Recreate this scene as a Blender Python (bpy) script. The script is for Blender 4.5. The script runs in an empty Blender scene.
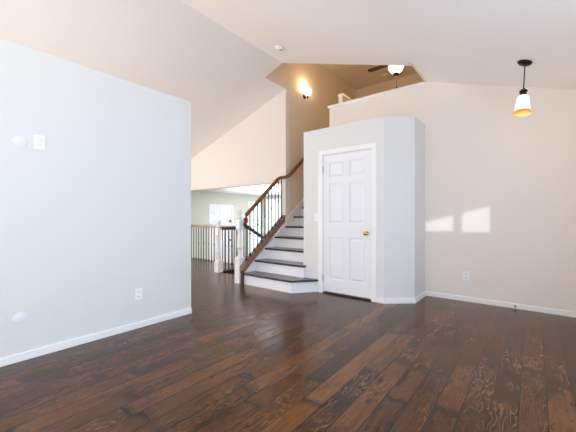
import bpy, bmesh, math
from mathutils import Vector, Matrix
PI = math.pi
S = bpy.context.scene
C = S.collection

# ------------------------------------------------------------------ camera, world, lights, exposure
cam_d = bpy.data.cameras.new('camera'); cam = bpy.data.objects.new('camera', cam_d); C.objects.link(cam)
cam.location = (0, 0, 1.125)
cam.rotation_euler = (PI/2, 0, math.radians(38.3))
cam_d.sensor_width = 36; cam_d.lens = 36*311/576
cam_d.shift_y = 1/576
S.camera = cam

W = bpy.data.worlds.new('sky'); S.world = W; W.use_nodes = True
W.node_tree.nodes['Background'].inputs[0].default_value = (0.86, 0.93, 1.0, 1)
W.node_tree.nodes['Background'].inputs[1].default_value = 2.4

def area(name, loc, direction, sx, sy, energy, col):
    d = bpy.data.lights.new(name, 'AREA'); d.shape = 'RECTANGLE'; d.size = sx; d.size_y = sy
    d.energy = energy; d.color = col
    o = bpy.data.objects.new(name, d); C.objects.link(o); o.location = loc
    o.rotation_euler = Vector(direction).to_track_quat('-Z', 'Y').to_euler()
    return o
def point(name, loc, energy, col, r=.05):
    d = bpy.data.lights.new(name, 'POINT'); d.energy = energy; d.color = col; d.shadow_soft_size = r
    o = bpy.data.objects.new(name, d); C.objects.link(o); o.location = loc
    return o
area('assumed_right_daylight', (0.90, 0.4, 1.2), (-1, 0, 0.25), 4.6, 2.0, 155, (0.55, 0.74, 1.0))  # area light for assumed daylight from the right; the wall behind is solid
area('assumed_rear_daylight', (-1.2, -2.80, 1.5), (0, 1, 1.5), 3.4, 2.2, 106, (1.0, 0.87, 0.60))  # assumed rear daylight, tilted up to brighten the ceiling; matches no modelled opening
area('kitchen_fill', (-5.6, -2.80, 1.2), (0.3, 1, 0.9), 4.0, 1.8, 108, (0.72, 0.83, 1.0))  # unseen fill added to brighten gable wall and left slope; no window modelled
area('left_fill', (-8.05, 1.0, 1.2), (1, -.1, 1.0), 4.0, 1.3, 200, (1.0, 0.90, 0.76))  # fill light added to lift gable and ceiling; the wall behind is solid
lamp = area('entry_ceiling_fill', (-4.8, 7.3, 0.2), (-.65, .1, 1.5), 2.0, 1.0, 150, (0.92, 0.96, 1.0))  # hidden lamp added to brighten the entry ceiling, which glares in the floor
lamp.data.spread = math.radians(75)
sd = bpy.data.lights.new('sun', 'SUN'); sd.energy = 1.35; sd.angle = math.radians(.4); sd.color = (.86, .95, 1)
so = bpy.data.objects.new('sun', sd); C.objects.link(so)
so.rotation_euler = Vector((0, 1, -0.0875)).to_track_quat('-Z', 'Y').to_euler()

S.view_settings.view_transform = 'Standard'; S.view_settings.look = 'None'
S.view_settings.gamma = 1; S.view_settings.use_curve_mapping = False
S.view_settings.exposure = 0.0
S.cycles.diffuse_bounces = 8; S.cycles.max_bounces = 14

# ------------------------------------------------------------------ materials
def lin(c):
    return tuple(((v/255)/12.92 if v/255 <= .04045 else (((v/255)+.055)/1.055)**2.4) for v in c)+(1,)
def mat(name, rgb, rough=.5, metal=0, bump=0, bscale=200, spec=.5, vary=0):
    m = bpy.data.materials.new(name); m.use_nodes = True
    nt = m.node_tree; b = nt.nodes['Principled BSDF']
    b.inputs['Base Color'].default_value = lin(rgb); b.inputs['Roughness'].default_value = rough
    b.inputs['Metallic'].default_value = metal; b.inputs['Specular IOR Level'].default_value = spec
    if bump or vary:
        g = nt.nodes.new('ShaderNodeNewGeometry')
        n = nt.nodes.new('ShaderNodeTexNoise'); n.inputs['Scale'].default_value = bscale
        n.inputs['Detail'].default_value = 3
        nt.links.new(g.outputs['Position'], n.inputs['Vector'])
        if bump:
            bp = nt.nodes.new('ShaderNodeBump'); bp.inputs['Strength'].default_value = bump
            bp.inputs['Distance'].default_value = .002
            nt.links.new(n.outputs['Fac'], bp.inputs['Height']); nt.links.new(bp.outputs[0], b.inputs['Normal'])
        if vary:
            h = nt.nodes.new('ShaderNodeHueSaturation'); h.inputs['Color'].default_value = lin(rgb)
            mr = nt.nodes.new('ShaderNodeMapRange'); mr.inputs['To Min'].default_value = 1-vary
            mr.inputs['To Max'].default_value = 1+vary
            nt.links.new(n.outputs['Fac'], mr.inputs['Value']); nt.links.new(mr.outputs[0], h.inputs['Value'])
            nt.links.new(h.outputs[0], b.inputs['Base Color'])
    return m
def emat(name, rgb, strength, base=(250, 240, 225)):
    m = mat(name, base, .3); b = m.node_tree.nodes['Principled BSDF']
    b.inputs['Emission Color'].default_value = lin(rgb); b.inputs['Emission Strength'].default_value = strength
    return m
M = {}
M['paint_warm_lit'] = mat('warm_lit_wall_paint', (236, 230, 225), .75, bump=.15, bscale=120)  # wall white with the warm indoor light of the upper walls tinted in
M['paint_cool_lit'] = mat('cool_lit_wall_paint', (224, 226, 227), .65, bump=.15, bscale=120)  # wall white with cool window daylight on partition and closet tinted in
M['paint_loft'] = mat('tan_loft_paint', (232, 218, 199), .75, bump=.15, bscale=120)
M['paint_green'] = mat('pale_green_wall_paint', (207, 212, 200), .75, bump=.15, bscale=120)
M['ceiling'] = mat('ceiling_paint', (248, 243, 240), .85, bump=.25, bscale=90)
M['white_ceiling'] = mat('white_ceiling_paint', (242, 243, 244), .85, bump=.2, bscale=90)
M['trim'] = mat('white_trim_enamel', (243, 244, 246), .35)
M['riser'] = mat('white_riser_paint', (238, 241, 248), .45)
M['door'] = mat('white_door_enamel', (236, 239, 244), .38)
M['plastic'] = mat('white_plastic', (244, 246, 250), .3)
M['plate'] = mat('painted_cover_plate', (231, 234, 238), .6)
M['dark_slot'] = mat('dark_slot', (70, 72, 76), .5)
M['iron'] = mat('dark_iron', (62, 66, 68), .45, .5)
M['bronze'] = mat('oil_rubbed_bronze', (48, 34, 28), .35, .8)
M['brass'] = mat('polished_brass', (214, 184, 112), .2, 1)
M['gap'] = mat('dark_door_gap', (30, 24, 22), .6)
M['steel'] = mat('satin_steel', (190, 190, 192), .35, .9)
M['black'] = mat('black_plastic', (35, 35, 38), .35)

def wood(name, dark, light, rough=.35, sc=(3, 60, 60)):
    m = bpy.data.materials.new(name); m.use_nodes = True; nt = m.node_tree; b = nt.nodes['Principled BSDF']
    g = nt.nodes.new('ShaderNodeNewGeometry'); mp = nt.nodes.new('ShaderNodeMapping'); mp.inputs['Scale'].default_value = sc
    n = nt.nodes.new('ShaderNodeTexNoise'); n.inputs['Scale'].default_value = 1; n.inputs['Detail'].default_value = 5
    r = nt.nodes.new('ShaderNodeValToRGB'); r.color_ramp.elements[0].color = lin(dark); r.color_ramp.elements[1].color = lin(light)
    r.color_ramp.elements[0].position = .3; r.color_ramp.elements[1].position = .7
    nt.links.new(g.outputs['Position'], mp.inputs[0]); nt.links.new(mp.outputs[0], n.inputs['Vector'])
    nt.links.new(n.outputs['Fac'], r.inputs[0]); nt.links.new(r.outputs[0], b.inputs['Base Color'])
    b.inputs['Roughness'].default_value = rough
    return m
M['rail_wood'] = wood('oak_handrail', (92, 52, 30), (150, 94, 56), .3, (40, 4, 40))
M['rail_dark'] = wood('dark_handrail', (60, 32, 24), (96, 56, 42), .3, (40, 4, 40))
M['rail_pale'] = wood('pale_railing_cap', (196, 168, 150), (222, 198, 182), .35, (4, 40, 40))
M['stringer'] = wood('walnut_stringer', (112, 82, 70), (160, 126, 108), .4, (40, 6, 40))
M['tread'] = wood('dark_stained_tread', (44, 34, 38), (80, 66, 70), .22, (4, 50, 50))

def floor_mat():
    m = bpy.data.materials.new('hand_scraped_plank_floor'); m.use_nodes = True
    nt = m.node_tree; N = nt.nodes; L = nt.links; b = N['Principled BSDF']
    def mth(op, a, bb=None, c=None):
        n = N.new('ShaderNodeMath'); n.operation = op
        for i, v in enumerate((a, bb, c)):
            if v is None: continue
            if isinstance(v, (int, float)): n.inputs[i].default_value = v
            else: L.new(v, n.inputs[i])
        return n.outputs[0]
    def comb(x, y, z=0):
        n = N.new('ShaderNodeCombineXYZ')
        for i, v in enumerate((x, y, z)):
            if isinstance(v, (int, float)): n.inputs[i].default_value = v
            else: L.new(v, n.inputs[i])
        return n.outputs[0]
    def wn(v):
        n = N.new('ShaderNodeTexWhiteNoise'); n.noise_dimensions = '3D'; L.new(v, n.inputs['Vector']); return n
    def noise(v, scale=1, detail=3, rough=.5, dist=0):
        n = N.new('ShaderNodeTexNoise'); n.inputs['Scale'].default_value = scale; n.inputs['Detail'].default_value = detail
        n.inputs['Roughness'].default_value = rough; n.inputs['Distortion'].default_value = dist
        L.new(v, n.inputs['Vector']); return n.outputs['Fac']
    def ramp(v, stops):
        r = N.new('ShaderNodeValToRGB'); e = r.color_ramp.elements
        while len(e) < len(stops): e.new(.5)
        for k, (p, c) in enumerate(stops): e[k].position = p; e[k].color = lin(c)
        L.new(v, r.inputs[0]); return r.outputs[0]
    def rng(v, a, bb, c, d):
        n = N.new('ShaderNodeMapRange'); L.new(v, n.inputs[0])
        for i, q in enumerate((a, bb, c, d)): n.inputs[i+1].default_value = q
        return n.outputs[0]
    g = N.new('ShaderNodeNewGeometry'); sp = N.new('ShaderNodeSeparateXYZ'); L.new(g.outputs['Position'], sp.inputs[0])
    x, y = sp.outputs[0], sp.outputs[1]
    wd = .132
    u = mth('DIVIDE', mth('ADD', x, 20), wd); row = mth('FLOOR', u); fu = mth('FRACT', u)
    rr = wn(comb(row, 3.3)).outputs['Value']
    rl = wn(comb(row, 9.1)).outputs['Value']
    ln = mth('ADD', mth('MULTIPLY', rl, .7), .75)
    v = mth('DIVIDE', mth('ADD', mth('ADD', y, 20), mth('MULTIPLY', rr, 5)), ln)
    bid = mth('FLOOR', v); fv = mth('FRACT', v)
    wb = wn(comb(row, bid, 1.7)); ra = wb.outputs['Value']
    rb = wn(comb(row, bid, 5.9)).outputs['Value']
    # grain
    ev_ = mth('MULTIPLY', mth('MINIMUM', fv, mth('SUBTRACT', 1, fv)), ln)
    off = mth('MULTIPLY', ra, 37)
    gx = mth('ADD', x, off)
    warp = noise(comb(mth('MULTIPLY', gx, 11), mth('MULTIPLY', y, 2.1), off), 1, 3, .45)
    rings = mth('SINE', mth('ADD', mth('MULTIPLY', warp, 95), mth('MULTIPLY', fu, 5)))
    ringw = rng(rings, .1, .7, 0, 1)
    fine = noise(comb(mth('MULTIPLY', gx, 130), mth('MULTIPLY', y, 5), off), 1, 4, .6)
    blot = noise(comb(mth('MULTIPLY', gx, 7), mth('MULTIPLY', y, 2.2), off), 1, 4, .6)
    base = ramp(ra, [(0, (66, 43, 31)), (.3, (84, 57, 41)), (.6, (97, 66, 47)), (.85, (110, 76, 54)), (1, (126, 90, 64))])
    def mix(fac, a, c, mode='MIX'):
        n = N.new('ShaderNodeMix'); n.data_type = 'RGBA'; n.blend_type = mode
        if isinstance(fac, (int, float)): n.inputs[0].default_value = fac
        else: L.new(fac, n.inputs[0])
        for i, q in ((6, a), (7, c)):
            if isinstance(q, tuple): n.inputs[i].default_value = q
            else: L.new(q, n.inputs[i])
        return n.outputs[2]
    rmask = rng(noise(comb(mth('MULTIPLY', gx, 5), mth('MULTIPLY', y, 2.4), mth('ADD', off, 7)), 1, 2), .42, .58, .12, 1)
    ringamt = mth('MULTIPLY', mth('MULTIPLY', ringw, rmask), rng(rb, .2, 1, .25, .85))
    c1 = mix(ringamt, base, lin((150, 112, 82)))
    c2 = mix(mth('MULTIPLY', rng(fine, .44, .60, 0, 1), .38), c1, lin((44, 27, 20)))
    c3 = mix(mth('MULTIPLY', rng(blot, .52, .68, 0, 1), .75), c2, lin((34, 20, 15)))
    spots = noise(comb(mth('MULTIPLY', gx, 26), mth('MULTIPLY', y, 11), mth('ADD', off, 4)), 1, 3, .65, 1.2)
    c3 = mix(mth('MULTIPLY', rng(spots, .64, .70, 0, 1), .7), c3, lin((30, 18, 13)))
    endn = mth('ADD', ev_, mth('MULTIPLY', blot, .16))
    c3 = mix(mth('MULTIPLY', rng(endn, .07, .13, 1, 0), .7), c3, lin((30, 18, 13)))
    # board gaps
    eu = mth('MINIMUM', fu, mth('SUBTRACT', 1, fu)); ev = mth('MULTIPLY', mth('MINIMUM', fv, mth('SUBTRACT', 1, fv)), ln)
    e = mth('MINIMUM', mth('MULTIPLY', eu, wd), ev)
    gap = rng(e, .002, .0048, 1, 0)
    c4 = mix(mth('MULTIPLY', gap, .95), c3, lin((10, 6, 5)))
    hs = N.new('ShaderNodeHueSaturation'); L.new(c4, hs.inputs['Color']); hs.inputs['Value'].default_value = FLOOR_VALUE; hs.inputs['Saturation'].default_value = FLOOR_SAT
    L.new(hs.outputs[0], b.inputs['Base Color'])
    L.new(rng(fine, .3, .7, .14, .26), b.inputs['Roughness'])
    b.inputs['Specular IOR Level'].default_value = .34
    scr = noise(comb(mth('MULTIPLY', gx, 22), mth('MULTIPLY', y, 3.5), off), 1, 2)
    edge = rng(e, 0, .006, 0, 1)
    hgt = mth('ADD', mth('ADD', mth('MULTIPLY', scr, .8), mth('MULTIPLY', edge, .3)), mth('MULTIPLY', fine, .12))
    bp = N.new('ShaderNodeBump'); bp.inputs['Strength'].default_value = .75; bp.inputs['Distance'].default_value = .0035
    L.new(hgt, bp.inputs['Height']); L.new(bp.outputs[0], b.inputs['Normal'])
    return m
FLOOR_VALUE = .86; FLOOR_SAT = 1.22
M['floor'] = floor_mat()

def glass_mat():
    m = bpy.data.materials.new('window_glass'); m.use_nodes = True; nt = m.node_tree
    nt.nodes.remove(nt.nodes['Principled BSDF'])
    t = nt.nodes.new('ShaderNodeBsdfTransparent'); g = nt.nodes.new('ShaderNodeBsdfGlossy'); g.inputs['Roughness'].default_value = .03
    x = nt.nodes.new('ShaderNodeMixShader'); x.inputs[0].default_value = .06
    nt.links.new(t.outputs[0], x.inputs[1]); nt.links.new(g.outputs[0], x.inputs[2])
    nt.links.new(x.outputs[0], nt.nodes['Material Output'].inputs[0])
    return m
M['glass'] = glass_mat()
M['shade_glow'] = emat('lit_frosted_glass', (255, 236, 205), 1.6)
M['shade_rim'] = emat('amber_glass_rim', (255, 170, 84), .62, (150, 105, 60))
M['bowl_glow'] = emat('lit_opal_glass', (255, 240, 215), 3.0)
M['fan_glow'] = emat('lit_fan_bowl_glass', (255, 240, 215), 2.6)

# ------------------------------------------------------------------ mesh helpers
class MB:
    def __init__(s): s.b = bmesh.new()
    def box(s, x0, x1, y0, y1, z0, z1, rot=None):
        vs = [s.b.verts.new((x, y, z)) for z in (z0, z1) for (x, y) in ((x0, y0), (x1, y0), (x1, y1), (x0, y1))]
        if rot is not None:
            for v in vs: v.co = rot @ v.co
        for f in ((3, 2, 1, 0), (4, 5, 6, 7), (0, 1, 5, 4), (1, 2, 6, 5), (2, 3, 7, 6), (3, 0, 4, 7)):
            s.b.faces.new([vs[i] for i in f])
        return s
    def prism(s, pts, axis, a, b):
        """polygon pts (2D) extruded along axis from a to b"""
        def P(p, t):
            return {'x': (t, p[0], p[1]), 'y': (p[0], t, p[1]), 'z': (p[0], p[1], t)}[axis]
        A = [s.b.verts.new(P(p, a)) for p in pts]; B = [s.b.verts.new(P(p, b)) for p in pts]
        n = len(pts)
        s.b.faces.new(A[::-1]); s.b.faces.new(B)
        for i in range(n): s.b.faces.new((A[i], A[(i+1) % n], B[(i+1) % n], B[i]))
        return s
    def lathe(s, prof, origin=(0, 0, 0), seg=24, mtx=None):
        o = Vector(origin); rings = []
        for r, z in prof:
            ring = []
            for k in range(seg):
                a = 2*PI*k/seg; v = Vector((max(r, .0004)*math.cos(a), max(r, .0004)*math.sin(a), z))
                if mtx is not None: v = mtx @ v
                ring.append(s.b.verts.new(v+o))
            rings.append(ring)
        for A, B in zip(rings, rings[1:]):
            for k in range(seg):
                f = s.b.faces.new((A[k], A[(k+1) % seg], B[(k+1) % seg], B[k])); f.smooth = True
        s.b.faces.new(rings[0][::-1]); s.b.faces.new(rings[-1])
        return s
    def square_loft(s, prof, cx, cy, z0):
        rings = [[s.b.verts.new((cx+a*h, cy+c*h, z0+z)) for a, c in ((-1, -1), (1, -1), (1, 1), (-1, 1))] for h, z in prof]
        for A, B in zip(rings, rings[1:]):
            for k in range(4): s.b.faces.new((A[k], A[(k+1) % 4], B[(k+1) % 4], B[k]))
        s.b.faces.new(rings[0][::-1]); s.b.faces.new(rings[-1])
        return s
    def sweep(s, path, prof, closed_ends=True):
        """profile (side, up) swept on a 3D path, up kept near vertical"""
        path = [Vector(p) for p in path]; rings = []
        for i, p in enumerate(path):
            d = (path[min(i+1, len(path)-1)]-path[max(i-1, 0)]).normalized()
            up = Vector((0, 0, 1))
            if abs(d.z) > .95: up = Vector((0, 1, 0))
            side = d.cross(up).normalized(); u = side.cross(d).normalized()
            rings.append([s.b.verts.new(p+side*a+u*c) for a, c in prof])
        n = len(prof)
        for A, B in zip(rings, rings[1:]):
            for k in range(n):
                f = s.b.faces.new((A[k], A[(k+1) % n], B[(k+1) % n], B[k])); f.smooth = n > 6
        s.b.faces.new(rings[0][::-1]); s.b.faces.new(rings[-1])
        return s
    def build(s, name, m, parent=None, bevel=0, **props):
        bmesh.ops.recalc_face_normals(s.b, faces=s.b.faces)
        me = bpy.data.meshes.new(name); s.b.to_mesh(me); s.b.free(); me.materials.append(m)
        o = bpy.data.objects.new(name, me); C.objects.link(o)
        if parent: o.parent = parent
        if bevel:
            bv = o.modifiers.new('bevel', 'BEVEL'); bv.width = bevel; bv.segments = 2; bv.limit_method = 'ANGLE'
        for k, v in props.items(): o[k] = v
        return o
def struct(name, mb, m, bevel=0, label=None):
    o = mb.build(name, m, None, bevel, kind='structure')
    if label: o['label'] = label; o['category'] = label.split()[-1] if False else name.rsplit('_', 1)[0]
    return o
def thing(name, label, cat, loc, group=None, rot=(0, 0, 0)):
    o = bpy.data.objects.new(name, None); C.objects.link(o); o.location = loc; o.rotation_euler = rot
    o['label'] = label; o['category'] = cat
    if group: o['group'] = group
    return o
ROUND = [(.5*math.cos(a), .5*math.sin(a)) for a in [2*PI*k/12 for k in range(12)]]
def prof_round(w, h): return [(a*w, c*h) for a, c in ROUND]
RAILP = [(-.03, -.022), (-.018, -.03), (.018, -.03), (.03, -.022), (.034, .004), (.026, .024), (.01, .032), (-.01, .032), (-.026, .024), (-.034, .004)]

# ------------------------------------------------------------------ setting
SL = .3235; RX = -3.37; RH = 3.76
def ch(X): return RH - SL*abs(X-RX)
XL, XR, YB, YF = -8.2, 1.0, -3.0, 4.73
LX = -3.79                                   # stair and loft left wall face

floor = MB()
floor.box(XL, XR, YB, 4.11, -.6, 0); floor.box(XL, -5.0, 4.11, 5.05, -.6, 0); floor.box(-3.9, XR, 4.11, YF+.12, -.6, 0)
struct('floor', floor, M['floor'])
struct('floor_entry', MB().box(XL, -3.79, 4.9, 8.9, -.75, -.57), M['floor'])

# partition between the room and the space behind it
struct('wall_left', MB().box(-3.245, -3.145, YB, 2.155, 0, 2.47), M['paint_cool_lit'], .004)
struct('wall_rear', MB().box(XL, -1.24, YB-.12, YB, 0, 3.8).box(-.44, XR, YB-.12, YB, 0, 3.8)
       .box(-1.24, -.44, YB-.12, YB, 0, 1.601).box(-1.24, -.44, YB-.12, YB, 2.35, 3.8), M['paint_warm_lit'])
struct('wall_side', MB().box(XR, XR+.12, YB-.12, YF+.12, 0, 2.7), M['paint_warm_lit'])
struct('wall_outer_left', MB().box(XL-.12, XL, YB-.12, YF+.12, -.6, 2.4), M['paint_warm_lit'])
w = MB().prism([(-1.22, 0), (XR, 0), (XR, ch(XR)+.02), (-1.22, ch(-1.22)+.02)], 'y', YF, YF+.12)
struct('wall_right', w, M['paint_warm_lit'])
w = MB().prism([(XL, 1.81), (-3.92, 1.81), (LX, 1.81), (LX, ch(LX)+.01), (XL, ch(XL)+.01)], 'y', YF, YF+.12)
w.box(-3.92, LX, YF, YF+.12, -.57, 1.81)
struct('wall_gable', w, M['paint_warm_lit'])
# vaulted ceiling, ending at the open loft
t = .12
c = MB()
c.prism([(RX, ch(RX)), (-1.22, ch(-1.22)), (-1.22, ch(-1.22)+t), (RX, RH+t)], 'y', YB, 4.12)
c.prism([(-1.22, ch(-1.22)), (XR, ch(XR)), (XR, ch(XR)+t), (-1.22, ch(-1.22)+t)], 'y', YB, YF+.12)
struct('ceiling', c, M['ceiling'])
c = MB()
c.prism([(LX, ch(LX)), (RX, RH), (RX, RH+t), (LX, ch(LX)+t)], 'y', YB, 4.12)
c.prism([(XL, ch(XL)), (LX, ch(LX)), (LX, ch(LX)+t), (XL, ch(XL)+t)], 'y', YB, YF+.12)
struct('ceiling_left', c, M['ceiling'])
struct('ceiling_entry', MB().box(XL, -3.92, YF+.12, 8.9, 1.94, 2.06), M['white_ceiling'])

# stairwell, loft
w = MB().box(-3.92, LX, YF+.12, 8.9, -.57, 4.56)
w.box(-3.92, LX+.004, 4.125, YF+.12, ch(LX)+.003, 4.56)
struct('wall_stair', w, M['paint_loft'])
struct('wall_loft_back', MB().box(LX, -1.1, 7.72, 7.84, 2.0, 4.56), M['paint_loft'])
struct('wall_loft_right', MB().box(-1.22, -1.1, 4.0, 7.72, ch(-1.22)-.01, 4.56).box(-1.22, -1.1, YF+.12, 7.72, 1.9, 3.1), M['paint_loft'])
struct('wall_loft_front', MB().prism([(LX, ch(LX)+t), (RX, RH+t), (-1.22, ch(-1.22)+t), (-1.22, 4.56), (LX, 4.56)], 'y', 4.0, 4.12), M['paint_loft'])
struct('ceiling_loft', MB().box(-3.92, -1.1, 4.0, 7.84, 4.56, 4.66), M['paint_loft'])
struct('floor_loft', MB().box(-2.81, -1.22, YF+.12, 7.72, 1.9, 2.09).box(LX, -2.81, 6.32, 7.72, 1.9, 2.09), M['floor'])
# knee wall of the loft and its white cap
w = MB().box(-2.81, -1.22, YF, YF+.12, 2.40, 3.03)
struct('wall_knee', w, M['paint_warm_lit'])
struct('trim_1', MB().box(-2.835, -1.22, YF-.025, YF+.145, 3.03, 3.07), M['trim'], .004)
struct('wall_loft_stair', MB().box(-2.71, -2.64, YF+.15, 6.3, 2.09, 3.26), M['paint_warm_lit'])
struct('trim_2', MB().box(-2.725, -2.625, YF+.15, 6.32, 3.26, 3.30), M['trim'], .004)
# closet bump-out with clipped corner
DX0, DX1, DH = -2.456, -1.706, 2.03
CY = 3.95
w = MB()
w.box(-2.81, DX0-.012, CY, CY+.11, 0, 2.44).box(DX0-.012, DX1+.012, CY, CY+.11, DH+.02, 2.44)
w.prism([(DX1+.012, CY), (-1.53, CY), (-1.22, 4.22), (-1.22, YF), (-1.33, YF), (-1.33, 4.27), (-1.575, CY+.11), (DX1+.012, CY+.11)], 'z', 0, 2.44)
w.box(-2.81, -2.70, CY+.11, YF, 0, 2.44)
w.prism([(-2.72, CY+.08), (-1.56, CY+.08), (-1.30, 4.24), (-1.30, YF), (-2.72, YF)], 'z', 2.40, 2.436)
struct('wall_closet', w, M['paint_cool_lit'])
struct('wall_stair_right', MB().box(-2.81, -2.72, YF, 6.32, 0, 2.40), M['paint_loft'])
# wall under the open side of the stairs
struct('wall_stair_open', MB().prism([(3.66, -.57), (YF, -.57), (YF, .97), (3.66, .20)], 'x', -3.88, -3.81), M['riser'])

# entry room
w = MB()
FD0, FD1 = 6.36, 7.24; FZ = -.57; FH = 2.03
w.box(XL-.12, XL, YF+.12, FD0-.012, -.75, 2.0).box(XL-.12, XL, FD0-.012, FD1+.012, FZ+FH+.02, 2.0)
w.box(XL-.12, XL, FD1+.012, 8.05, -.75, 2.0).box(XL-.12, XL, 8.05, 8.72, -.75, -.3).box(XL-.12, XL, 8.05, 8.72, 1.70, 2.0)
w.box(XL-.12, XL, 8.72, 8.92, -.75, 2.0)
struct('wall_entry_left', w, M['paint_green'])
w = MB()
w.box(XL, -8.05, 8.8, 8.92, -.75, 2.0).box(-4.6, -3.92, 8.8, 8.92, -.75, 2.0)
w.box(-8.05, -4.6, 8.8, 8.92, -.75, -.35).box(-8.05, -4.6, 8.8, 8.92, 1.84, 2.0)
struct('wall_entry_back', w, M['paint_green'])

def window_y(name, x0, x1, z0, z1, y, cols, rows):
    f = MB(); fw = .05
    f.box(x0, x1, y-.02, y+.07, z0, z0+fw).box(x0, x1, y-.02, y+.07, z1-fw, z1)
    f.box(x0, x0+fw, y-.02, y+.07, z0+fw, z1-fw).box(x1-fw, x1, y-.02, y+.07, z0+fw, z1-fw)
    for i in range(1, cols): xx = x0+(x1-x0)*i/cols; f.box(xx-.025, xx+.025, y, y+.05, z0+fw, z1-fw)
    for i in range(1, rows): zz = z0+(z1-z0)*i/rows; f.box(x0+fw, x1-fw, y+.01, y+.04, zz-.02, zz+.02)
    r = f.build(name, M['trim'], None, .003, kind='structure')
    MB().box(x0+fw, x1-fw, y+.023, y+.027, z0+fw, z1-fw).build('pane', M['glass'], r)
    return r
window_y('window_1', -8.05, -4.6, -.35, 1.84, 8.82, 4, 2)
f = MB(); Y0, Y1, Z0, Z1 = 8.05, 8.72, -.3, 1.70
f.box(XL-.09, XL+.015, Y0, Y1, Z0, Z0+.05).box(XL-.09, XL+.015, Y0, Y1, Z1-.05, Z1)
f.box(XL-.09, XL+.015, Y0, Y0+.05, Z0+.05, Z1-.05).box(XL-.09, XL+.015, Y1-.05, Y1, Z0+.05, Z1-.05)
f.box(XL-.07, XL-.03, Y0+.05, Y1-.05, .98, 1.02)
r = f.build('window_2', M['trim'], None, .003, kind='structure')
MB().box(XL-.052, XL-.048, Y0+.05, Y1-.05, Z0+.05, Z1-.05).build('pane', M['glass'], r)
# assumed rear window, shaped to cast the sun patches (two lights with a mullion)
f = MB(); f.box(-1.24, -1.208, -3.1, -3.0, 1.601, 2.35).box(-.865, -.756, -3.09, -3.02, 1.601, 2.35)
r = f.build('window_3', M['trim'], None, 0, kind='structure')
MB().box(-1.208, -.865, -3.062, -3.058, 1.601, 2.35).build('pane', M['glass'], r)
MB().box(-.756, -.44, -3.062, -3.058, 1.601, 2.35).build('pane', M['glass'], r)
struct('wall_porch_gable', MB().prism([(-1.9, 1.60), (.1, 2.16), (.1, 3.4), (-1.9, 3.4)], 'y', -3.75, -3.6), M['trim'])  # unseen blocker added outside to cut the sun patches' slanted top

# baseboards and trims
BH, BT = .062, .013
struct('baseboard_left', MB().box(-3.145, -3.145+BT, YB, 2.155, 0, BH), M['trim'], .003)
struct('baseboard_right', MB().box(-1.22+BT, XR, YF-BT, YF, 0, BH), M['trim'], .003)
def off_path(pts, d):   # closet skirting: follow the plan line, d out
    out = []
    for i, p in enumerate(pts):
        a = Vector(pts[max(i-1, 0)]); b = Vector(pts[min(i+1, len(pts)-1)]); p = Vector(p)
        n = Vector((0, 0))
        for q, r_ in ((a, p), (p, b)):
            if (r_-q).length > 1e-6:
                e = (r_-q).normalized(); n += Vector((e.y, -e.x))
        n.normalize()
        e = ((p-a) if (p-a).length > 1e-6 else (b-p)).normalized(); m0 = Vector((e.y, -e.x))
        out.append(p+n*(d/max(.3, n.dot(m0))))
    return out
pl = [(DX1+.08, CY), (-1.53, CY), (-1.22, 4.22), (-1.22, YF)]
ol = off_path(pl, BT)
ol[-1] = Vector((-1.22+BT, YF))
struct('baseboard_closet', MB().prism([tuple(p) for p in ol]+pl[::-1], 'z', 0, BH), M['trim'])
struct('baseboard_side', MB().box(XR-BT, XR, YB, YF-BT, 0, BH), M['trim'])
struct('baseboard_entry', MB().box(XL, XL+BT, 4.9, FD0-.08, -.57, -.49).box(XL, XL+BT, FD1+.08, 8.8, -.57, -.49), M['trim'])

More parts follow.
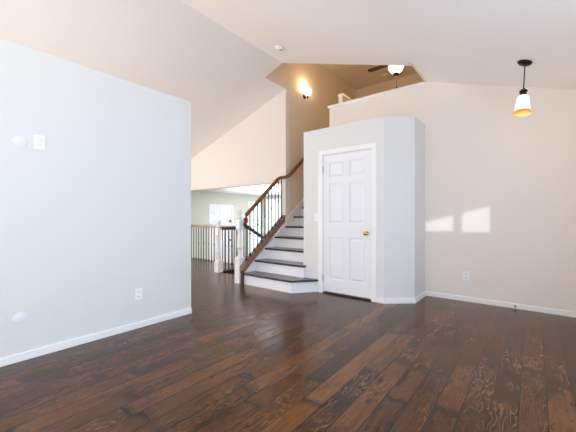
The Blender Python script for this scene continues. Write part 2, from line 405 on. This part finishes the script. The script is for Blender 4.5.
# ------------------------------------------------------------------ doors
def door(name, origin, rz, w, h, knob_side, label_knob, hw):
    root = bpy.data.objects.new(name, None); C.objects.link(root); root['kind'] = 'structure'
    root.location = origin; root.rotation_euler = (0, 0, rz)
    # local: x along the wall, -y towards the viewer, z up; leaf from x=0..w
    cs = .068; k = MB()
    k.box(-.012-cs, -.006, -.016, 0, 0, h+.012).box(w+.006, w+.012+cs, -.016, 0, 0, h+.012)
    k.box(-.012-cs, w+.012+cs, -.016, 0, h+.012, h+.012+cs)
    k.build('casing', M['trim'], root, .004)
    j = MB(); j.box(-.012, -.002, 0, .10, 0, h+.012).box(w+.002, w+.012, 0, .10, 0, h+.012).box(-.002, w+.002, 0, .10, h+.002, h+.012)
    j.build('jamb', M['trim'], root)
    MB().box(-.002, w+.002, -.004, .10, 0, .014).build('under_door_gap', M['gap'], root)  # dark strip standing in for the shaded gap under the door
    sx = w*.128; mx = w*.115; pw = (w-2*sx-mx)/2
    z_ = [(.22, .83), (1.03, 1.615), (1.70, 1.925)]
    z_ = [(a*h/2.03, b*h/2.03) for a, b in z_]
    L = MB(); y0 = .010; y1 = .045; rec = .016
    L.box(0, w, y0+rec, y1, .028, h)
    L.box(0, sx, y0, y0+rec, .028, h).box(w-sx, w, y0, y0+rec, .028, h).box(sx+pw, sx+pw+mx, y0, y0+rec, .028, h)
    zs = [.028]+[q for p in z_ for q in p]+[h]
    for x0 in (sx, sx+pw+mx):
        for a, b in zip(zs[::2], zs[1::2]): L.box(x0, x0+pw, y0, y0+rec, a, b)
        for a, b in z_:      # raised field with sloping margins
            m1 = .014; m2 = .04
            A = [(x0+m1, y0+rec, a+m1), (x0+pw-m1, y0+rec, a+m1), (x0+pw-m1, y0+rec, b-m1), (x0+m1, y0+rec, b-m1)]
            B = [(x0+m2, y0+.002, a+m2), (x0+pw-m2, y0+.002, a+m2), (x0+pw-m2, y0+.002, b-m2), (x0+m2, y0+.002, b-m2)]
            A = [L.b.verts.new(q) for q in A]; B = [L.b.verts.new(q) for q in B]
            L.b.faces.new(B)
            for i in range(4): L.b.faces.new((A[i], A[(i+1) % 4], B[(i+1) % 4], B[i]))
    leaf = L.build('door_leaf', M['door'], root, 0)
    kx = w-.065 if knob_side > 0 else .065
    R = Matrix.Rotation(PI/2, 3, 'X')     # lathe axis z -> -y
    kn = MB().lathe([(.031, 0), (.031, .004), (.012, .010), (.010, .028), (.022, .036), (.029, .048), (.027, .060), (.015, .067), (0, .068)], (kx, y0, .905*h/2.03), 20, R)
    kn.build('knob', M[hw], leaf, label=label_knob)
    for z in (.22, h-.2):
        MB().box(-.004, .004, -.006, .012, z-.045, z+.045).build('hinge', M['steel'] if hw == 'brass' else M['iron'], root)
    return root, leaf
d1, _ = door('door_1', (DX0, CY, 0), 0, DX1-DX0, DH, 1, 'polished brass knob', 'brass')
d2, leaf2 = door('door_2', (XL, FD0, FZ), PI/2, FD1-FD0, FH, 1, 'dark round knob', 'iron')
MB().box(.785, .845, -.012, .010, 1.51, 1.60).build('keypad_lock', M['black'], leaf2, .004)

# ------------------------------------------------------------------ staircase
RISE, RUN, Y1N = .19, .27, 3.60
st = thing('staircase', 'staircase with dark wood treads and white risers climbing beside the closet', 'stairs', (-3.3, 3.6, 0))
def sub(o):  # keep world coordinates when parenting to an Empty that was moved
    return o
def child(mb, name, m, parent, bevel=0, **p):
    off = Vector(parent.location)
    q = parent
    while q.parent: q = q.parent; off += Vector(q.location)
    for v in mb.b.verts: v.co -= off
    return mb.build(name, m, parent, bevel, **p)
XLs = -3.808; XRs = -2.812
for i in range(11):
    z = RISE*(i+1); y = Y1N+RUN*i; yb = y+RUN+.03
    if i == 0:
        tr = MB().prism([(XLs, y), (-2.79, y), (-2.532, 3.925), (-2.532, 3.948), (XRs, 3.948), (XLs, 3.948)], 'z', z-.032, z)
        ri = MB().prism([(XLs, y+.028), (-2.80, y+.028), (-2.553, 3.948), (XLs, 3.948)], 'z', 0, z-.032)
    elif i == 1:
        tr = MB().prism([(XLs, y), (-2.775, y), (-2.757, y+.018), (-2.757, 3.948), (XRs, 3.948), (XRs, yb), (XLs, yb)], 'z', z-.032, z)
        ri = MB().prism([(XLs, y+.028), (-2.775, y+.028), (-2.775, 3.948), (XRs, 3.948), (XRs, y+.10), (XLs, y+.10)], 'z', z-RISE, z-.032)
    else:
        x0r = XLs if yb < YF else LX+.02
        tr = MB().box(x0r, XRs, y, yb, z-.032, z)
        ri = MB().box(x0r, XRs, y+.028, y+.05, z-RISE, z-.032)
    if i == 10: tr = MB().box(LX+.02, XRs, y, y+.03, z-.032, z)
    child(tr, 'tread', M['tread'], st, .008)
    child(ri, 'riser', M['riser'], st)
def nose(y): return RISE + (RISE/RUN)*(y-Y1N)
sk = MB().prism([(YF+.0, nose(YF)-.25), (6.3, nose(6.3)-.25), (6.3, nose(6.3)+.11), (YF+.0, nose(YF)+.11)], 'x', LX, LX+.018)
child(sk, 'skirt_board', M['trim'], st)
sk = MB().prism([(3.955, nose(3.955)-.18), (6.3, nose(6.3)-.25), (6.3, nose(6.3)+.17), (3.955, nose(3.955)+.08)], 'x', XRs-.006, XRs+.002)
child(sk, 'skirt_board', M['trim'], st)

# ------------------------------------------------------------------ stair railing (open side)
def sr(y): return .375 + .755*(y-3.68)          # top line of the stringer board
rl = thing('stair_railing', 'oak handrail with iron balusters and white newel post on the open side of the stairs', 'railing', (-3.84, 3.66, 0))
b = MB().prism([(3.60, sr(3.60)-.02), (3.60, sr(3.60)-.13), (YF-.002, sr(YF)-.13), (YF-.002, sr(YF))], 'x', -3.885, -3.800)
child(b, 'stringer', M['stringer'], rl, .003)
child(MB().box(-3.838, -3.80, 3.585, 3.625, 0, sr(3.60)-.08), 'stringer_foot', M['tread'], rl, .003)

def newel(cx, cy, z0, low, top, parent):
    m = MB(); w_ = .061
    m.square_loft([(w_, 0), (w_, low-.03), (w_*.72, low)], cx, cy, z0)
    up = top-.33                       # start of upper square block
    L_ = up-low
    prof = [(.034, 0), (.040, .012), (.034, .03), (.030, .045), (.044, .10*L_/.3+.02), (.046, .22*L_+.02), (.040, .55*L_), (.034, .85*L_), (.031, L_-.05), (.036, L_-.03), (.036, L_-.015), (.030, L_)]
    m.lathe(prof, (cx, cy, z0+low-.001), 20)
    ub = .17
    m.square_loft([(.036, 0), (.046, .02), (.046, ub-.02), (.036, ub)], cx, cy, z0+up)
    rr = .042; zc = top-rr
    pr = [(.030, up+ub-.001), (.030, up+ub+.012), (.052, up+ub+.018), (.052, up+ub+.032), (.024, up+ub+.042), (.022, zc-rr+.004)]
    pr += [(rr*math.sin(a), zc-rr*math.cos(a)) for a in [PI*k/10 for k in range(2, 11)]]
    m.lathe(pr, (cx, cy, z0), 20)
    return child(m, 'newel_post', M['trim'], parent, .002)
newel(-3.945, 3.66, 0, .45, 1.24, rl)
hp = [(-3.84, 3.715, 1.03), (-3.84, 3.70, 1.10), (-3.84, 3.72, 1.165)]
hp += [(-3.84, 3.72+.82*k/5, 1.165+.68*k/5) for k in range(1, 6)]
hp += [(-3.835, 4.60, 1.876), (-3.79, 4.655, 1.888), (-3.735, 4.70, 1.905), (-3.715, 4.76, 1.945)]
hp += [(-3.715, 4.76+k*.26, 1.945+k*.26*.80) for k in range(1, 6)]
child(MB().sweep(hp, RAILP), 'handrail', M['rail_wood'], rl)
for yy in (4.95, 5.85):
    zz = 1.945+(yy-4.76)*.80
    child(MB().sweep([(-3.715, yy, zz-.02), (-3.735, yy, zz-.07), (LX+.001, yy, zz-.08)], prof_round(.014, .014)), 'rail_bracket', M['bronze'], rl)
def hr(y): return 1.165+(y-3.72)*.829 if y < 4.56 else 1.862+(y-4.56)*.3
def baluster(x, y, z0, z1, parent, knuckle=True):
    s_ = .0078; m = MB()
    m.box(x-s_, x+s_, y-s_, y+s_, z0, z1)
    m.lathe([(.018, 0), (.024, .016), (.019, .032), (.009, .046)], (x, y, z0-.002), 10)
    if knuckle:
        zc = (z0+z1)/2
        m.lathe([(.006, -.03), (.013, -.018), (.018, 0), (.013, .018), (.006, .03)], (x, y, zc), 10)
    return child(m, 'baluster', M['iron'], parent)
for k in range(11):
    y = 3.712+k*.0945
    baluster(-3.84, y, sr(y)-.01, hr(y)-.02, rl, k % 2 == 1)

# ------------------------------------------------------------------ level railings round the entry drop
ra_ = thing('level_railing', 'short dark railing with white newel post in front of the steps down to the entry', 'railing', (-5.06, 4.11, 0))
newel(-5.06, 4.11, 0, .24, 1.06, ra_)
child(MB().sweep([(-5.045, 4.155, .885), (-5.045, 5.0, .885)], RAILP), 'handrail', M['rail_dark'], ra_)
child(MB().box(-5.075, -5.015, 4.17, 4.98, 0, .022), 'bottom_rail', M['rail_dark'], ra_, .003)
for k in range(7):
    baluster(-5.045, 4.27+k*.108, .018, .86, ra_, k % 2 == 1)
rb_ = thing('level_railing', 'long iron balustrade with a pale cap rail seen left of the free-standing newel post', 'railing', (-6.6, 5.02, 0))
child(MB().sweep([(-8.19, 5.02, .885), (-5.09, 5.02, .885)], RAILP), 'handrail', M['rail_pale'], rb_)
for k in range(28):
    baluster(-8.08+k*.1085, 5.02, .0, .86, rb_, k % 2 == 0)
# steps down to the entry
sd_ = thing('entry_steps', 'low flight of wooden steps going down to the entry behind the tall newel post', 'stairs', (-4.45, 4.2, -.57))
for i in range(3):
    z = -RISE*i; y = 4.12+.27*i
    if i < 3:
        child(MB().box(-4.99, -3.90, y, y+.02, z-RISE, z-.03), 'riser', M['trim'], sd_)
    if i > 0:
        child(MB().box(-4.99, -3.90, y-.28, y+.02, z-.03, z), 'tread', M['tread'], sd_, .006)
hd = thing('descending_handrail', 'dark handrail slanting down to the entry from the tall newel post', 'handrail', (-3.95, 3.75, 1.0))
dp = [(-3.95, 3.722, 1.02), (-3.95, 4.26, .735), (-3.95, 4.74, .48)]
child(MB().sweep(dp, [(a*.85, c_*.85) for a, c_ in RAILP]), 'rail', M['rail_dark'], hd)
for yy in (4.42, 4.70):
    zz = .735-(yy-4.26)*.53
    child(MB().sweep([(-3.95, yy, zz-.015), (-3.93, yy, zz-.05), (-3.879, yy, zz-.06)], prof_round(.014, .014)), 'bracket', M['bronze'], hd)

# ------------------------------------------------------------------ light fittings
# pendant hanging from the right slope
tilt = math.radians(3.2)
# lean in the picture plane: leftwards going down
ax = Vector((math.sin(math.radians(38.3)), -math.cos(math.radians(38.3)), 0))
pm = Matrix.Rotation(0, 4, 'X')
pd = thing('pendant_light', 'bronze pendant light with a flared white glass shade hanging from the sloped ceiling', 'lamp', (-.068, 3.95, ch(-.068)))
pd.rotation_mode = 'QUATERNION'
from mathutils import Quaternion
pd.rotation_quaternion = Quaternion(ax, -tilt)
def lathe_part(name, prof, m, parent, origin=(0, 0, 0), seg=28, mtx=None, **p):
    return MB().lathe(prof, origin, seg, mtx).build(name, m, parent, 0, **p)
tiltc = Matrix.Rotation(math.atan(SL), 3, 'Y')
lathe_part('canopy', [(.062, .0), (.064, -.012), (.050, -.026), (.022, -.034), (.008, -.036)], M['bronze'], pd, (0, 0, 0), 28, tiltc)
lathe_part('rod', [(.005, -.02), (.005, -.30)], M['bronze'], pd, (0, 0, 0), 12)
lathe_part('socket_cup', [(.006, -.270), (.020, -.278), (.034, -.292), (.037, -.302), (.028, -.312), (.020, -.316), (.030, -.325), (.028, -.342)], M['bronze'], pd, (0, 0, 0), 24)
sh = MB()
pr = [(.026, -.338), (.038, -.346), (.047, -.358), (.052, -.384), (.055, -.420), (.060, -.455), (.067, -.492),
      (.064, -.492), (.057, -.455), (.052, -.420), (.049, -.384), (.043, -.360), (.036, -.348)]
sh.lathe(pr, (0, 0, 0), 32)
shade = sh.build('lamp_shade', M['shade_glow'], pd)
rim = MB().lathe([(.067, -.490), (.078, -.518), (.080, -.528), (.076, -.531), (.058, -.512), (.047, -.455), (.040, -.40), (.0485, -.40), (.055, -.455), (.0635, -.492)], (0, 0, 0), 32)
rim.build('shade_rim', M['shade_rim'], shade)
lathe_part('bulb', [(.012, -.34), (.016, -.37), (.028, -.41), (.028, -.43), (.018, -.45), (0, -.457)], M['bowl_glow'], pd, (0, 0, 0), 16)
lp = point('pendant_bulb_light', (-.08, 3.95, ch(-.068)-.60), 2, (1, .78, .52), .04)

# wall sconce on the stairwell wall
sc = thing('wall_sconce', 'lit white glass wall sconce high on the stairwell wall', 'lamp', (LX, 5.35, 3.70))
Rx = Matrix.Rotation(PI/2, 3, 'Y')
MB().lathe([(.055, 0), (.055, .008), (.035, .016), (0, .018)], (0, 0, -.04), 20, Rx).build('backplate', M['bronze'], sc)
MB().sweep([(.01, 0, -.04), (.06, 0, -.07), (.085, 0, -.055)], prof_round(.014, .014)).build('arm', M['bronze'], sc)
MB().lathe([(0, -.115), (.012, -.105), (.016, -.09), (.010, -.078), (.026, -.07), (.03, -.058), (.026, -.05)], (.09, 0, 0), 16).build('finial', M['bronze'], sc)
MB().lathe([(.026, -.055), (.045, -.04), (.062, -.01), (.072, .03), (.085, .065), (.082, .065), (.069, .03), (.058, -.008), (.04, -.035)], (.09, 0, 0), 24).build('glass_bowl', M['bowl_glow'], sc)
point('sconce_bulb_light', (LX+.09, 5.35, 3.80), 7, (1, .72, .42), .04)

# ceiling fan in the loft
fn = thing('ceiling_fan', 'dark ceiling fan with a lit glass bowl in the loft', 'fan', (-2.05, 5.9, 4.56))
lathe_part('canopy', [(.07, 0), (.065, -.03), (.03, -.06), (.013, -.065)], M['bronze'], fn)
lathe_part('downrod', [(.013, -.05), (.013, -.40)], M['bronze'], fn, seg=12)
lathe_part('motor_housing', [(.03, -.38), (.08, -.40), (.115, -.44), (.115, -.50), (.08, -.54), (.05, -.56)], M['bronze'], fn)
lathe_part('light_bowl', [(.14, -.575), (.145, -.585), (.125, -.64), (.085, -.69), (.04, -.715), (.03, -.716)], M['fan_glow'], fn)
lathe_part('fitter', [(.05, -.555), (.145, -.565), (.145, -.577), (.05, -.577)], M['bronze'], fn)
lathe_part('finial', [(.045, -.705), (.055, -.72), (.05, -.75), (.04, -.775), (0, -.785)], M['bronze'], fn, seg=16)
ch_ = MB().lathe([(.0025, -.77), (.0025, -.96)], (.01, 0, 0), 6); ch_.lathe([(.004, -.955), (.012, -.965), (.014, -.985), (.006, -1.0)], (.01, 0, 0), 10)
ch_.build('pull_chain', M['bronze'], fn)
for k in range(5):
    a = math.radians(176+72*k); R3 = Matrix.Rotation(a, 4, 'Z') @ Matrix.Translation((0, 0, -.49)) @ Matrix.Rotation(math.radians(5), 4, 'X')
    m = MB().prism([(.16, -.045), (.22, -.058), (.52, -.066), (.565, -.045), (.575, 0), (.565, .045), (.52, .066), (.22, .058), (.16, .045)], 'z', -.004, .004)
    for v in m.b.verts: v.co = R3 @ v.co
    m.build('blade', M['rail_dark'], fn)
    m = MB().box(.09, .20, -.02, .02, -.010, -.004)
    for v in m.b.verts: v.co = R3 @ v.co
    m.build('blade_arm', M['bronze'], fn)
point('fan_bowl_light', (-2.05, 5.9, 3.72), 9, (1, .66, .25), .1)

# smoke detectors
def smoke(loc, rot, label):
    r_ = thing('smoke_detector', label, 'smoke detector', loc, rot=rot)
    MB().lathe([(.07, 0), (.07, -.012), (.066, -.02)], (0, 0, 0), 28).build('base', M['plastic'], r_)
    MB().lathe([(.060, -.019), (.058, -.032), (.045, -.040), (0, -.042)], (0, 0, 0), 28).build('cover', M['plastic'], r_)
    MB().box(.02, .05, -.012, .012, -.0415, -.036).build('vent', M['dark_slot'], r_)
    return r_
smoke((-2.93, 3.50, ch(-2.93)), (0, math.atan(SL), 0), 'round white smoke detector on the sloped main ceiling')
smoke((-2.80, 7.31, 4.56), (0, 0, 0), 'small smoke detector on the loft ceiling beside the fan')

# ------------------------------------------------------------------ cover plates, outlets, switches
def plate_root(name, label, cat, loc, rz, group=None): return thing(name, label, cat, loc, group, (0, 0, rz))
# local frame: x along wall, -y out of the wall, z up
def outlet(label, loc, rz):
    r_ = plate_root('wall_outlet', label, 'outlet', loc, rz)
    MB().box(-.035, .035, -.006, 0, -.058, .058).build('cover_plate', M['plastic'], r_, .003)
    for z in (-.025, .025):
        q = MB().box(-.017, .017, -.009, -.005, z-.014, z+.014).build('receptacle', M['plastic'], r_, .003)
        MB().box(-.008, -.005, -.0095, -.0085, z-.004, z+.007).box(.005, .008, -.0095, -.0085, z-.004, z+.007).build('slots', M['dark_slot'], q)
    return r_
outlet('white duplex outlet low on the pale left partition wall', (-3.145, 1.536, .344), PI/2)
outlet('white duplex outlet low on the right wall below the sun patches', (-.708, YF, .338), 0)
def disc(label, loc):
    r_ = plate_root('round_cover_plate', label, 'cover plate', loc, PI/2)
    R = Matrix.Rotation(PI/2, 3, 'X')
    MB().lathe([(.047, 0), (.047, .002), (.044, .003), (0, .003)], (0, 0, 0), 32, R).build('disc', M['plate'], r_)
    MB().lathe([(.020, .0028), (.020, .0045), (.018, .005), (0, .005)], (0, 0, 0), 24, R).build('centre_cap', M['plate'], r_)
disc('round white cover plate at eye height beside the square switch plate', (-3.145, .608, 1.712))
disc('round white cover plate low on the left partition near the floor', (-3.145, .608, .337))
r_ = plate_root('switch_plate', 'square white switch plate at eye height on the left partition', 'switch', (-3.145, .732, 1.730), PI/2)
MB().box(-.038, .038, -.007, 0, -.058, .058).build('cover_plate', M['plastic'], r_, .003)
for z in (-.022, .022): MB().box(-.014, .014, -.010, -.006, z-.015, z+.015).build('rocker', M['plate'], r_, .002)
MB().box(.028, .034, -.009, -.006, -.045, .045).build('indicator_strip', M['dark_slot'] if False else M['plate'], r_)
r_ = plate_root('light_switch', 'white light switch on the closet wall just left of the white door', 'switch', (-2.580, CY, 1.12), 0)
MB().box(-.035, .035, -.006, 0, -.058, .058).build('cover_plate', M['plastic'], r_, .003)
MB().box(-.006, .006, -.014, -.005, -.010, .012).build('toggle', M['plastic'], r_, .001)
# cable stub out of the right baseboard
r_ = thing('cable_stub', 'small black cable stub poking out of the right baseboard', 'cable', (-.178, YF-BT, .034))
MB().lathe([(.010, 0), (.010, .006), (.005, .008), (.005, .012)], (0, 0, 0), 12, Matrix.Rotation(PI/2, 3, 'X')).build('grommet', M['black'], r_)
MB().sweep([(0, -.008, 0), (.002, -.022, -.004), (.004, -.030, -.016), (.004, -.034, -.029)], prof_round(.009, .009)).build('cable', M['black'], r_)
